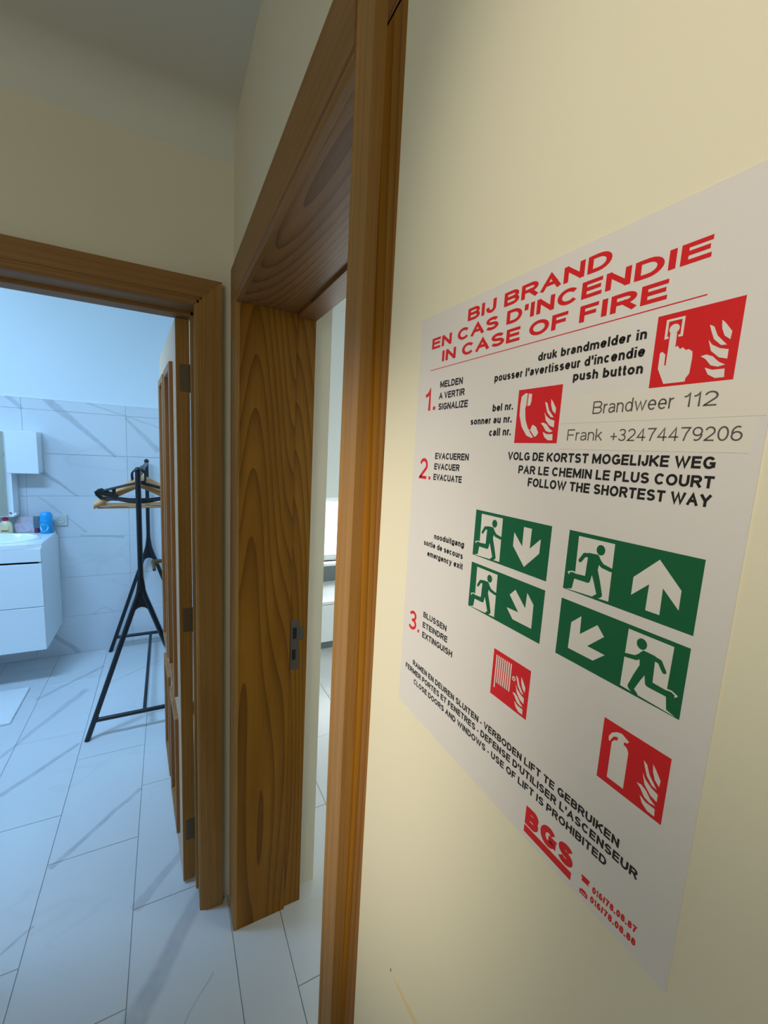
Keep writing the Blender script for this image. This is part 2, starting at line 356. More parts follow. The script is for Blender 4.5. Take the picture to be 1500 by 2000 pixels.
def casing_prof():   # (across 0 = inner edge .. 1 = outer, proud) rounded oak profile
    return [(0,0),(0,0.010),(0.004,0.0125),(0.010,0.0125),(0.0115,0.0105),(0.0145,0.0105),(0.016,0.0130),(1,0.0130),(1,0)]
def casing(parent, m, axis, inner, outer, lo, hi, plane, sgn):
    """profiled strip: inner->outer across, lo..hi along, standing proud of plane by sgn"""
    bm = bmesh.new(); wd = abs(outer-inner); s = 1 if outer > inner else -1
    pts = []
    for a, d in casing_prof(): pts.append((inner + s*(wd if a == 1 else a), plane + sgn*d))
    prism(bm, pts, axis, lo, hi); return partbm(parent, 'casing', m, bm)
# on the right wall the casing stands proud towards -x
casing(t2, W_TRIM, lambda u,v,d:(v,u,d), 1.260, 1.352, 0.0, 2.118, 0.185, -1)
casing(t2, W_TRIM, lambda u,v,d:(v,u,d), 0.4475, 0.3985, 0.0, 2.17, 0.185, -1)
casing(t2, W_TRIMY, lambda u,v,d:(v,d,u), 2.009, 2.118, 0.4470, 1.352, 0.1848, -1)
# strike plate in the rebate of the far jamb
sp = empty('strike_plate'); sp.parent = t2; COL.objects.unlink(sp); bpy.data.objects.remove(sp)
bm = bmesh.new(); box(bm, 0.3455,0.3760,1.2655,1.2682,0.905,1.075,bev=0.001,seg=1); box(bm,0.3745,0.3905,1.2655,1.2682,1.005,1.050,bev=0.001,seg=1)
spl = partbm(t2, 'strike_plate', STEEL, bm); spl['label'] = 'steel strike plate'
bm = bmesh.new(); box(bm,0.3535,0.3660,1.2648,1.2657,1.012,1.050); partbm(spl, 'latch_slot', HOLE, bm).location = (-O2)
bm = bmesh.new(); box(bm,0.3525,0.3640,1.2648,1.2657,0.940,0.975); partbm(spl, 'bolt_slot', HOLE, bm).location = (-O2)
for c in spl.children: c.location = -O2
# ------------------------------------------------------------------ oak frame of the bathroom doorway
t1 = struct(empty('trim_1', (0.075,1.39,0)), 'oak door frame around the bathroom doorway')
part(t1, 'jamb', W_TRIM, 0.078,0.13,1.385,1.46,0,2.02)
part(t1, 'jamb', W_TRIM, 0.070,0.13,1.46,1.4985,0,2.02)
part(t1, 'jamb', W_TRIM, -0.80,-0.748,1.385,1.52,0,2.02)
part(t1, 'head', W_TRIMX, -0.80,0.13,1.385,1.46,2.012,2.06)
part(t1, 'head', W_TRIMX, -0.80,0.13,1.46,1.520,2.002,2.06)
def casing1(m, inner, outer, lo, hi, vert):
    ax = (lambda u,v,d:(u,v,d)) if vert else (lambda u,v,d:(d,v,u))
    bm = bmesh.new(); wd = abs(outer-inner); s = 1 if outer > inner else -1
    prof = [(0,-0.004),(0,0.012),(0.006,0.016),(0.012,0.016),(0.015,0.019),(0.019,0.019),(0.021,0.022),(1,0.024),(1,-0.0005)]
    pts = [(inner+s*(wd if a == 1 else a), 1.39-d) for a,d in prof]
    prism(bm, pts, ax, lo, hi); partbm(t1, 'casing', m, bm)
casing1(W_TRIM, 0.077, 0.150, 0.0, 2.082, True)
casing1(W_TRIM, -0.748, -0.82, 0.0, 2.082, True)
casing1(W_TRIMX, 2.013, 2.084, -0.82, 0.1502, False)

# ------------------------------------------------------------------ bathroom door leaf, open into the bathroom
door = empty('door_1', (0.0690,1.5035,0)); struct(door, 'panelled oak door standing open into the bathroom')
door.rotation_euler = (0,0,math.radians(90+3.9))
# local: x along the leaf from the hinge, y = -thickness..0 ; after the turn -> leaf runs +Y, face y=+0.04 looks to -X
LW, LT, LH = 0.775, 0.040, 2.000
def dl(name, m, x0,x1,y0,y1,z0,z1, bev=0.0012, parent=None, seg=1): return link(name, B(x0,x1,y0,y1,z0,z1,bev=bev,seg=seg), m, parent or door)
dl('stile', W_DOOR, 0,0.105,0,LT,0.010,LH); dl('stile', W_DOOR, LW-0.105,LW,0,LT,0.010,LH)
dl('mid_stile', W_DOOR, 0.345,0.43,0,LT,0.13,1.88)
dl('rail', W_DOOR, 0.105,LW-0.105,0,LT,1.88,LH); dl('rail', W_DOOR, 0.105,LW-0.105,0.001,LT-0.001,0.60,0.70); dl('rail', W_DOOR, 0.105,LW-0.105,0,LT,0.010,0.13)
for (x0,x1) in ((0.105,0.345),(0.43,0.67)):
    for (z0,z1) in ((0.13,0.60),(0.70,1.88)):
        bm = bmesh.new(); box(bm, x0,x1,0.012,0.028,z0,z1); box(bm, x0+0.045,x1-0.045,0.006,0.034,z0+0.045,z1-0.045,bev=0.005)
        pn = link('panel', bm, W_DOOR, door)
        for (y0,y1) in ((0.030,0.052),(-0.012,0.010)):
            bm = bmesh.new(); q = 0.022
            for r in ((x0-0.006,x0+q,z0-0.006,z1+0.006),(x1-q,x1+0.006,z0-0.006,z1+0.006),(x0+q,x1-q,z0-0.006,z0+q),(x0+q,x1-q,z1-q,z1+0.006)):
                box(bm, r[0],r[1],y0,y1,r[2],r[3],bev=0.004,seg=2)
            link('moulding', bm, W_DOORD, door)
dl('edge_shade_strip', W_TRIM, -0.0012,0.0004,0.0003,LT-0.0006,0.0105,LH-0.0005,bev=0)  # thin darker strip added so the hinge edge reads as shaded
for z in (1.782, 0.985, 0.178):                               # hinge leaves let into the edge
    hg = dl('hinge', STEELD, -0.0028,0.001,0.002,0.029,z,z+0.083,bev=0.0005)
    bm = bmesh.new(); tube(bm, [(-0.004,-0.005,z-0.002),(-0.004,-0.005,z+0.085)], 0.0055, 10); link('hinge_pin', bm, STEELD, hg, True)
def lever(side):
    y = LT if side > 0 else 0.0; s = side
    bm = bmesh.new(); box(bm, LW-0.082,LW-0.038,min(y,y+s*0.006),max(y,y+s*0.006),0.93,1.15,bev=0.002)
    pl = link('handle_plate', bm, BRASS, door)
    bm = bmesh.new(); tube(bm, [(LW-0.06,y+s*0.004,1.055),(LW-0.06,y+s*0.045,1.055)], 0.009, 12)
    tube(bm, [(LW-0.055,y+s*0.045,1.055),(LW-0.09,y+s*0.047,1.053),(LW-0.14,y+s*0.047,1.050),(LW-0.172,y+s*0.046,1.045)], [0.010,0.009,0.008,0.007], 12)
    link('handle', bm, BRASS, door, True)
    return pl
lever(1); lever(-1)

# ------------------------------------------------------------------ clothes rack
rk = tag(empty('clothes_rack', (-0.135,3.07,0)), 'tall black tubular clothes rack with A-shaped ends on the bathroom tiles', 'clothes rack')
RL = Vector(rk.location)
def rack_end(Y):
    xc = -0.135; r = 0.0135; bm = bmesh.new()
    tube(bm, [(xc,Y,1.462),(xc,Y,0.80)], r, 12)
    for s in (-1,1):
        cv = bez((xc,Y,0.90),(xc+s*0.002,Y,0.83),(xc+s*0.010,Y,0.80),(xc+s*0.040,Y,0.715),8)
        tube(bm, cv+[(xc+s*0.272,Y,0.0)], r, 12)
    # web with rounded crotch where the legs part
    pts = [(-0.012,0.90),(0.012,0.90),(0.030,0.745),(0.058,0.66)]
    arc = [(0.045*math.cos(a)*0.98, 0.665+0.06*math.sin(a)) for a in [i*PI/8 for i in range(9)]]
    prism(bm, pts+arc+[(-0.058,0.66),(-0.030,0.745)], lambda u,v,d:(xc+u,d,v), Y-0.009, Y+0.009)
    tube(bm, [(xc-0.232,Y,0.110),(xc+0.232,Y,0.110)], r*0.9, 12)
    for s in (-1,1):                                        # small gussets on the crossbar
        prism(bm, [(s*0.236,0.112),(s*0.212,0.112),(s*0.2245,0.148)], lambda u,v,d:(xc+u,d,v), Y-0.008, Y+0.008)
        prism(bm, [(s*0.236,0.108),(s*0.216,0.108),(s*0.246,0.078)], lambda u,v,d:(xc+u,d,v), Y-0.008, Y+0.008)
    bmesh.ops.create_uvsphere(bm, u_segments=12, v_segments=8, radius=0.0165, matrix=Matrix.Translation((xc,Y,1.466)))
    partbm(rk, 'end_frame', BLACKM, bm, True)
rack_end(2.53); rack_end(3.62)
bm = bmesh.new(); tube(bm, [(-0.135,2.53,1.448),(-0.135,3.62,1.448)], 0.0125, 12); partbm(rk, 'hanging_rail', BLACKM, bm, True)
bm = bmesh.new(); tube(bm, [(-0.135,2.53,0.110),(-0.135,3.62,0.110)], 0.010, 12); partbm(rk, 'lower_rail', BLACKM, bm, True)

# ------------------------------------------------------------------ hangers
def hook(bm, r=0.0017):
    pts = [(0,0,-0.055),(0,0,-0.035)] + [(0.0165*math.sin(a)+0.0, 0, -0.0155+0.0165*0 -0.0165*math.cos(a)+0.0165) for a in [i*PI/8 for i in range(0,12)]]
    tube(bm, pts, r, 8)
def wooden_hanger():
    e = empty('wooden_hanger')
    bm = bmesh.new(); n = 18; prev = None
    rings = []
    for i in range(-n, n+1):
        t = abs(i)/n; x = 0.215*i/n; z = -0.062 - 0.125*(t**1.15); y = 0.022*t*t
        hh = 0.025-0.007*t; ww = 0.0065+0.010*t
        rings.append([bm.verts.new((x, y+ww*math.cos(a), z+hh*math.sin(a))) for a in [2*PI*k/10 for k in range(10)]])
    for a, b in zip(rings, rings[1:]):
        for k in range(10): bm.faces.new((a[k],a[(k+1)%10],b[(k+1)%10],b[k]))
    bm.faces.new(rings[0]); bm.faces.new(rings[-1][::-1])
    link('shoulder_bar', bm, HWOOD, e, True)
    bm = bmesh.new(); tube(bm, [(-0.200,0.020,-0.196),(0.200,0.020,-0.196)], 0.0055, 8); link('trouser_bar', bm, HWOOD, e, True)
    bm = bmesh.new(); hook(bm); link('hook', bm, STEEL, e, True)
    return e
def plastic_hanger():
    e = empty('plastic_hanger')
    bm = bmesh.new()
    tube(bm, [(0,0,-0.062),(-0.06,0,-0.078),(-0.15,0,-0.104),(-0.172,0,-0.112)], 0.0042, 8)
    tube(bm, [(0,0,-0.062),(0.06,0,-0.078),(0.15,0,-0.104),(0.172,0,-0.112)], 0.0042, 8)
    for s in (-1,1):
        tube(bm, [(s*0.172,0,-0.112),(s*0.186,0,-0.105),(s*0.194,0,-0.112),(s*0.190,0,-0.125),(s*0.172,0,-0.146),(s*0.14,0,-0.150),(s*0.09,0,-0.152)], 0.0058, 8)
        tube(bm, [(s*0.182,0,-0.110),(s*0.16,0,-0.118),(s*0.13,0,-0.128),(s*0.10,0,-0.142)], [0.016,0.013,0.010,0.008], 8)
        tube(bm, [(s*0.115,0,-0.094),(s*0.117,0,-0.128)], 0.006, 8)
    link('shoulder_bar', bm, BLACKP, e, True)
    bm = bmesh.new(); tube(bm, [(-0.10,0,-0.150),(-0.05,0,-0.160),(0,0,-0.162),(0.05,0,-0.160),(0.10,0,-0.150)], [0.006,0.009,0.0105,0.009,0.006], 8)
    link('belly_bar', bm, BLACKP, e, True)
    bm = bmesh.new(); tube(bm, [(0.0,0,-0.062),(0.030,0,-0.058),(0.031,0,-0.02)]+[(0.031*math.cos(a),0,-0.018+0.026*math.sin(a)) for a in [i*PI/8 for i in range(9)]]+[(-0.031,0,-0.03),(-0.029,0,-0.05)], 0.0045, 8)
    link('hook', bm, BLACKP, e, True)
    return e
def copy_tree(root):
    r = root.copy(); COL.objects.link(r)
    for c in root.children:
        k = c.copy(); COL.objects.link(k); k.parent = r
        for g in c.children: h = g.copy(); COL.objects.link(h); h.parent = k
    return r
wh = wooden_hanger(); zr = 1.448+0.0135
labs = ['beech wooden hanger hanging nearest the front of the black rack', 'beech wooden hanger hanging second from the front of the rack',
        'beech wooden hanger hanging third from the front, slightly twisted', 'beech wooden hanger farthest back, turned most to the wall']
for i, (y, a) in enumerate(((2.67,3),(2.74,-3),(2.83,8),(3.0,-12))):
    h = wh if i == 0 else copy_tree(wh)
    h.location = (-0.135,y,zr-0.016); h.rotation_euler = (0,0,math.radians(a)); tag(h, labs[i], 'hanger', 'wooden hangers on the black rack')
ph_ = plastic_hanger()
labs = ['black plastic hanger hooked over the front end of the rack', 'black plastic hanger with clips just behind the first black one']
for i, (y, a) in enumerate(((2.575,-2),(2.645,2))):
    h = ph_ if i == 0 else copy_tree(ph_)
    h.location = (-0.135,y,zr-0.0045); h.rotation_euler = (0,0,math.radians(a)); tag(h, labs[i], 'hanger', 'black plastic hangers on the rack')

# ------------------------------------------------------------------ vanity, basin and the things on it
v = tag(empty('vanity_cabinet', (-1.1,3.44,0.25)), 'white wall-hung vanity cabinet with two drawers, left in the bathroom', 'cabinet')
bm = bmesh.new()
for b_ in ((-1.50,-1.482,3.222,3.678,0.262,0.925),(-0.719,-0.701,3.222,3.678,0.262,0.925),(-1.482,-0.719,3.660,3.678,0.262,0.925),(-1.482,-0.719,3.222,3.660,0.262,0.280)): box(bm, *b_, bev=0.0015, seg=1)
partbm(v, 'body', WHITEG, bm)
part(v, 'front_panel', WHITEG, -1.50,-0.702,3.202,3.221,0.842,0.925, bev=0.002)
part(v, 'drawer', WHITEG, -1.50,-0.702,3.202,3.221,0.553,0.829, bev=0.002)
part(v, 'drawer', WHITEG, -1.50,-0.702,3.202,3.221,0.265,0.549, bev=0.002)
wb = tag(empty('washbasin', (-1.1,3.44,0.925)), 'white ceramic washbasin with an oval bowl on the vanity cabinet', 'washbasin')
# slab with an oval opening, then the bowl
bm = bmesh.new(); seg = 40; cx, cy, ax_, ay_ = -1.02-(-1.1), 3.385-3.44, 0.27, 0.155
hx0, hx1, hy0, hy1 = -0.40, 0.40, -0.238, 0.238; zt, zb = 0.026, 0.0
inner = [bm.verts.new((cx+ax_*math.cos(2*PI*k/seg), cy+ay_*math.sin(2*PI*k/seg), zt)) for k in range(seg)]
def onrect(a):
    c, s = math.cos(a), math.sin(a)
    tx = ((hx1-cx)/c if c > 1e-9 else (hx0-cx)/c if c < -1e-9 else 1e9); ty = ((hy1-cy)/s if s > 1e-9 else (hy0-cy)/s if s < -1e-9 else 1e9)
    t = min(tx, ty); return (cx+t*c, cy+t*s)
outer = [bm.verts.new((*onrect(2*PI*k/seg), zt)) for k in range(seg)]
low = [bm.verts.new((*onrect(2*PI*k/seg), zb)) for k in range(seg)]
for k in range(seg):
    j = (k+1)%seg
    bm.faces.new((inner[k],inner[j],outer[j],outer[k])); bm.faces.new((outer[k],outer[j],low[j],low[k]))
link('basin_top', bm, WHITEC, wb)
bm = bmesh.new(); lathe(bm, [(1.045,0.026),(1.04,0.036),(1.0,0.040),(0.95,0.032),(0.90,0.0),(0.75,-0.06),(0.4,-0.09),(0.0,-0.095)], 40, (cx,cy,0), ax_, ay_)
link('bowl', bm, WHITEC, wb, True)
bm = bmesh.new(); tube(bm, [(cx,0.17,0.02),(cx,0.17,0.12),(cx,0.15,0.145),(cx,0.06,0.14),(cx,0.04,0.125)], 0.012, 12); fa = link('tap', bm, CHROME, wb, True)
# yellow soap dispenser with a red pump
ZT = 0.951
s = tag(empty('soap_dispenser', (-0.955,3.565,ZT)), 'cream yellow soap bottle with a dark red pump beside the bowl', 'soap dispenser')
SOAP = mat('cream_liquid_soap', (0.80,0.72,0.45), 0.25); REDP = mat('dark_red_pump', (0.36,0.01,0.04), 0.35)
bm = bmesh.new(); lathe(bm, [(0,0),(0.030,0),(0.034,0.006),(0.035,0.05),(0.030,0.078),(0.016,0.092),(0.013,0.098),(0,0.098)], 24, sx=1.05, sy=0.7); link('bottle', bm, SOAP, s, True)
bm = bmesh.new(); lathe(bm, [(0,0.096),(0.017,0.096),(0.017,0.112),(0.006,0.116),(0.006,0.138),(0.014,0.140),(0.014,0.150),(0,0.152)], 20); tube(bm, [(0,0,0.146),(0.030,-0.01,0.147),(0.040,-0.014,0.142)], 0.005, 8); link('pump', bm, REDP, s, True)
bm = bmesh.new(); box(bm, -0.020,0.020,-0.0262,-0.0242,0.022,0.060,bev=0.001); lb = link('label_print', bm, mat('pale_orange_label',(0.82,0.62,0.38),0.4), s)
bm = bmesh.new(); box(bm, -0.018,0.018,-0.0272,-0.0262,0.026,0.033); link('brown_band', bm, mat('brown_print',(0.30,0.09,0.04),0.5), lb)
# blue can with white round label
c = tag(empty('blue_can', (-0.742,3.575,ZT)), 'bright blue plastic can with domed cap at the right corner of the vanity', 'can')
BLUE = mat('bright_blue_plastic', (0.005,0.30,0.62), 0.3); BLUEC = mat('lighter_blue_cap', (0.01,0.36,0.80), 0.3)
bm = bmesh.new(); lathe(bm, [(0,0),(0.035,0),(0.037,0.004),(0.037,0.090),(0.034,0.094),(0,0.094)], 28); link('can_body', bm, BLUE, c, True)
bm = bmesh.new(); lathe(bm, [(0.0,0.094),(0.035,0.094),(0.034,0.120),(0.029,0.140),(0.022,0.147),(0,0.148)], 28); link('cap', bm, BLUEC, c, True)
bm = bmesh.new()
ring = []
for k in range(20):
    a = 2*PI*k/20; u = 0.026*math.cos(a); zz = 0.045+0.026*math.sin(a); th = u/0.037
    ring.append(bm.verts.new((0.0375*math.sin(th-0.25), -0.0375*math.cos(th-0.25), zz)))
bm.faces.new(ring); link('round_label', bm, mat('white_blue_label',(0.60,0.86,0.92),0.4), c)
# dark tube + pink packet
t = tag(empty('toiletry_tube', (-0.800,3.60,ZT)), 'slim dark grey and plum toiletry tube left of the blue can', 'tube')
bm = bmesh.new(); lathe(bm, [(0,0),(0.014,0),(0.015,0.003),(0.015,0.03),(0.013,0.032)], 16); link('tube_cap', bm, mat('plum_cap',(0.16,0.03,0.10),0.4), t, True)
bm = bmesh.new(); box(bm, -0.017,0.017,-0.008,0.008,0.030,0.115,bev=0.005); link('tube_body', bm, mat('grey_green_tube',(0.12,0.19,0.22),0.4), t, True)
t = tag(empty('toiletry_pouch', (-0.862,3.62,ZT)), 'translucent pale pink toiletry pouch between soap bottle and dark tube', 'pouch')
PINK = mat('pale_pink_film', (0.70,0.58,0.66), 0.3); nn = N(PINK); nn.set(nn.b.inputs['Base Color'], nn.ramp(nn.noise(nn.geo(), 38, 2), [(0.35,(0.55,0.62,0.72)),(0.55,(0.66,0.56,0.64)),(0.68,(0.75,0.35,0.42))]))
bm = bmesh.new(); prism(bm, [(-0.055,0),(0.050,0),(0.056,0.05),(0.048,0.105),(0.0,0.110),(-0.045,0.095),(-0.062,0.05)], lambda u,v,d:(u,d,v), -0.014, 0.014)
bmesh.ops.bevel(bm, geom=list(bm.edges), offset=0.005, segments=2, affect='EDGES'); link('pouch_body', bm, PINK, t, True)
bm = bmesh.new(); box(bm, -0.040,0.040,-0.005,0.005,0.100,0.1075,bev=0.002); link('seal_strip', bm, mat('pink_seal',(0.75,0.45,0.50),0.4), t)
# mirror cabinet and the square box beside it
mc = tag(empty('mirror_cabinet', (-1.25,3.62,1.07)), 'white mirror cabinet at the far left above the washbasin', 'mirror cabinet')
part(mc, 'cabinet_body', WHITEG, -1.56,-0.905,3.552,3.676,1.07,1.635)
part(mc, 'mirror', MIRROR, -1.555,-0.932,3.545,3.5515,1.078,1.628, bev=0.001)
bm = bmesh.new(); tube(bm, [(-0.912,3.545,1.085),(-0.898,3.540,1.088),(-0.893,3.548,1.096)], 0.006, 8); partbm(mc, 'cord_pull', WHITEC, bm, True)
sq = tag(empty('wall_box', (-0.84,3.60,1.36)), 'square bright white wall cupboard right of the mirror', 'wall cupboard')
part(sq, 'body', WHITEG, -0.903,-0.762,3.560,3.677,1.362,1.636, bev=0.002); part(sq, 'front', WHITEG, -0.922,-0.761,3.545,3.5595,1.360,1.637, bev=0.002)
# outlet
ou = tag(empty('wall_socket', (-0.681,3.679,1.023)), 'pale single wall socket on the tiles right of the blue can', 'socket')
PLATE = mat('pale_socket_plastic', (0.66,0.68,0.62), 0.4)
bm = bmesh.new(); box(bm, -0.040,0.040,-0.011,0,-0.040,0.040,bev=0.003); link('cover_plate', bm, PLATE, ou)
bm = bmesh.new(); lathe(bm, [(0,0.0),(0.020,0.0),(0.021,0.0035),(0.024,0.0035),(0.024,0.0)], 24); bmesh.ops.rotate(bm, verts=bm.verts, matrix=Matrix.Rotation(PI/2,3,'X')); bmesh.ops.translate(bm, verts=bm.verts, vec=(0,-0.0115,0)); k = link('socket_ring', bm, PLATE, ou, True)
bm = bmesh.new(); box(bm,-0.011,-0.007,-0.0125,-0.011,-0.002,0.002); box(bm,0.007,0.011,-0.0125,-0.011,-0.002,0.002); link('pin_hole', bm, HOLE, ou)
# bath mat
bm = bmesh.new(); box(bm, -1.45,-0.806,2.845,3.235,0.0005,0.014,bev=0.005,seg=2); mt = link('bath_mat', bm, TOWEL); tag(mt, 'white towelling bath mat on the floor before the vanity', 'bath mat')
# ------------------------------------------------------------------ chest under the low window (far room)
ch = tag(empty('white_chest', (1.7,3.3,0)), 'low white chest under the bright window beyond the oak frame', 'chest')
part(ch, 'body', WHITEG, 1.02,2.38,3.07,3.55,0.07,0.392); part(ch, 'front', WHITEG, 1.02,2.38,3.05,3.069,0.075,0.388); part(ch, 'top', WHITEG, 1.01,2.385,3.045,3.553,0.395,0.417)
part(ch, 'plinth', STONE, 1.03,2.37,3.09,3.5,0.0,0.07)

# ------------------------------------------------------------------ safety poster
P0 = Vector((0.1848, 0.3035, 1.7330))
po = tag(empty('safety_poster'), 'white trilingual fire safety poster on the cream wall right of the oak frame', 'poster')
po.matrix_world = Matrix(((0,0,-1,P0.x),(-1,0,0,P0.y),(0,1,0,P0.z),(0,0,0,1)))      # local x -> -Y, y -> up, z -> out of the wall
PW, PH = 0.2325, 0.3265
def inkmat(name, c, r=0.45): return mat(name, c, r)
PAPER = mat('poster_vinyl', (0.74,0.70,0.69), 0.42); STRIP = mat('pasted_paper_strip', (0.76,0.71,0.655), 0.5)
RED = inkmat('red_print', (0.66,0.012,0.016)); GREEN = inkmat('green_print', (0.004,0.115,0.042)); BLK = inkmat('black_print', (0.012,0.012,0.013)); GREY = inkmat('grey_print', (0.10,0.09,0.085))
WHT = inkmat('white_print', (0.74,0.70,0.67))
bm = bmesh.new()                                                # slightly bowed thin sheet
nx, ny = 14, 16; top = []; bot = []
def sheetz(x, y): return 0.0006
for j in range(ny+1):
    for i in range(nx+1):
        x = PW*i/nx; y = -PH*j/ny; top.append(bm.verts.new((x,y,0.0006))); bot.append(bm.verts.new((x,y,0.0)))
for j in range(ny):
    for i in range(nx):
        a = j*(nx+1)+i; bm.faces.new((top[a],top[a+1],top[a+nx+2],top[a+nx+1])); bm.faces.new((bot[a],bot[a+nx+1],bot[a+nx+2],bot[a+1]))
edge = [(i) for i in range(nx+1)]
def side(a,b): bm.faces.new((top[a],bot[a],bot[b],top[b]))
for i in range(nx): side(i,i+1); side(ny*(nx+1)+i+1, ny*(nx+1)+i)
for j in range(ny): side((j+1)*(nx+1), j*(nx+1)); side(j*(nx+1)+nx, (j+1)*(nx+1)+nx)
link('sheet', bm, PAPER, po)
Z1, Z2, Z3 = 0.00066, 0.00074, 0.00082
from mathutils.geometry import tessellate_polygon
def flat(name, polys, m, parent, z0, z1):
    bm = bmesh.new()
    for kk, pl in enumerate(polys):
        zz = z1+kk*2.5e-6
        tr = tessellate_polygon([[Vector((u*1000,v*1000,0)) for u,v in pl]])
        a = [bm.verts.new((u,v,zz)) for u,v in pl]; b = [bm.verts.new((u,v,z0)) for u,v in pl]; n = len(pl)
        for t in tr:
            try: bm.faces.new([a[i] for i in t]); bm.faces.new([b[i] for i in t][::-1])
            except ValueError: pass
        for i in range(n): bm.faces.new((a[i], b[i], b[(i+1)%n], a[(i+1)%n]))
    return link(name, bm, m, parent)
def arc(cx, cy, rx, ry, a0, a1, n=None):
    n = n or max(4, int(abs(a1-a0)/18)); return [(cx+rx*math.cos(math.radians(a0+(a1-a0)*i/n)), cy+ry*math.sin(math.radians(a0+(a1-a0)*i/n))) for i in range(n+1)]
def P(*v): return [(v[i],v[i+1]) for i in range(0,len(v),2)]
# grotesque capitals, figures and small letters as centre lines: width, strokes (x 0..1 of width, y 0..1 of cap height)
UPG = {
'A':(1.0,[P(0,0,.5,1,1,0),P(.17,.34,.83,.34)]), 'B':(.92,[P(0,0,0,1),P(0,1,.6,1)+arc(.6,.76,.36,.24,90,-90)+P(0,.52),P(.6,.52)+arc(.62,.26,.38,.26,90,-90)+P(0,0)]),
'C':(1.0,[arc(.52,.5,.5,.5,38,322)]), 'D':(.95,[P(0,0,0,1),P(0,1,.45,1)+arc(.45,.5,.55,.5,90,-90)+P(0,0)]), 'E':(.85,[P(1,1,0,1,0,0,1,0),P(0,.52,.92,.52)]),
'F':(.78,[P(1,1,0,1,0,0),P(0,.5,.85,.5)]), 'G':(1.03,[arc(.52,.5,.5,.5,38,330)+P(1,.44,.55,.44),P(1,.44,1,0)]), 'H':(.92,[P(0,0,0,1),P(1,0,1,1),P(0,.52,1,.52)]),
'I':(0,[P(.5,0,.5,1)]), 'J':(.68,[P(1,1,1,.3)+arc(.5,.3,.5,.3,0,-180)]), 'K':(.96,[P(0,0,0,1),P(0,.34,.95,1),P(.34,.56,1,0)]),
'L':(.76,[P(0,1,0,0,1,0)]), 'M':(1.15,[P(0,0,0,1),P(1,0,1,1),P(.04,1,.5,.12,.96,1)]), 'N':(.92,[P(0,0,0,1),P(1,0,1,1),P(.05,.96,.95,.04)]), 'O':(1.06,[arc(.5,.5,.5,.5,0,360,24)]),
'P':(.86,[P(0,0,0,1),P(0,1,.6,1)+arc(.6,.72,.4,.28,90,-90)+P(0,.44)]), 'R':(.94,[P(0,0,0,1),P(0,1,.6,1)+arc(.6,.74,.38,.26,90,-90)+P(0,.48),P(.52,.48,.97,0)]),
'S':(.9,[arc(.5,.755,.47,.245,22,255)+arc(.5,.255,.5,.255,75,-158)]), 'T':(.86,[P(0,1,1,1),P(.5,1,.5,0)]), 'U':(.92,[P(0,1,0,.36)+arc(.5,.36,.5,.36,180,360)+P(1,1)]),
'V':(.95,[P(0,1,.5,0,1,1)]), 'W':(1.4,[P(0,1,.26,0,.5,.95,.74,0,1,1)]), 'X':(.95,[P(0,0,1,1),P(0,1,1,0)]), 'Z':(.84,[P(0,1,1,1,0,0,1,0)]), 'Y':(.95,[P(0,1,.5,.45,1,1),P(.5,.45,.5,0)]),
'0':(.72,[arc(.5,.5,.5,.5,0,360,24)]), '1':(.40,[P(0,.76,.45,.80,.85,1,.85,0)]), '2':(.72,[arc(.5,.7,.48,.3,165,-35)+P(.02,.02,0,0,1,0)]),
'3':(.72,[arc(.48,.76,.44,.24,155,-90)+P(.36,.52),P(.48,.52)+arc(.48,.26,.5,.26,90,-160)]), '4':(.76,[P(.72,0,.72,1,0,.27,1,.27)]), '6':(.72,[arc(.5,.31,.5,.31,0,360,20),arc(.56,.5,.56,.5,62,180)]),
'7':(.72,[P(0,1,1,1,.6,.55,.36,0)]), '8':(.72,[arc(.5,.76,.43,.24,0,360,20),arc(.5,.27,.5,.27,0,360,20)]), '9':(.72,[arc(.5,.69,.5,.31,0,360,20),arc(.44,.5,.56,.5,-118,0)]),
'+':(.62,[P(0,.36,1,.36),P(.5,.08,.5,.64)]), '-':(.34,[P(0,.36,1,.36)]), '/':(.36,[P(0,0,1,1)]), "'":(0,[P(.5,.72,.5,1)]), '.':(0,[P(.5,0,.5,.001)]) }
bw = arc(.5,.37,.5,.37,0,360,20)
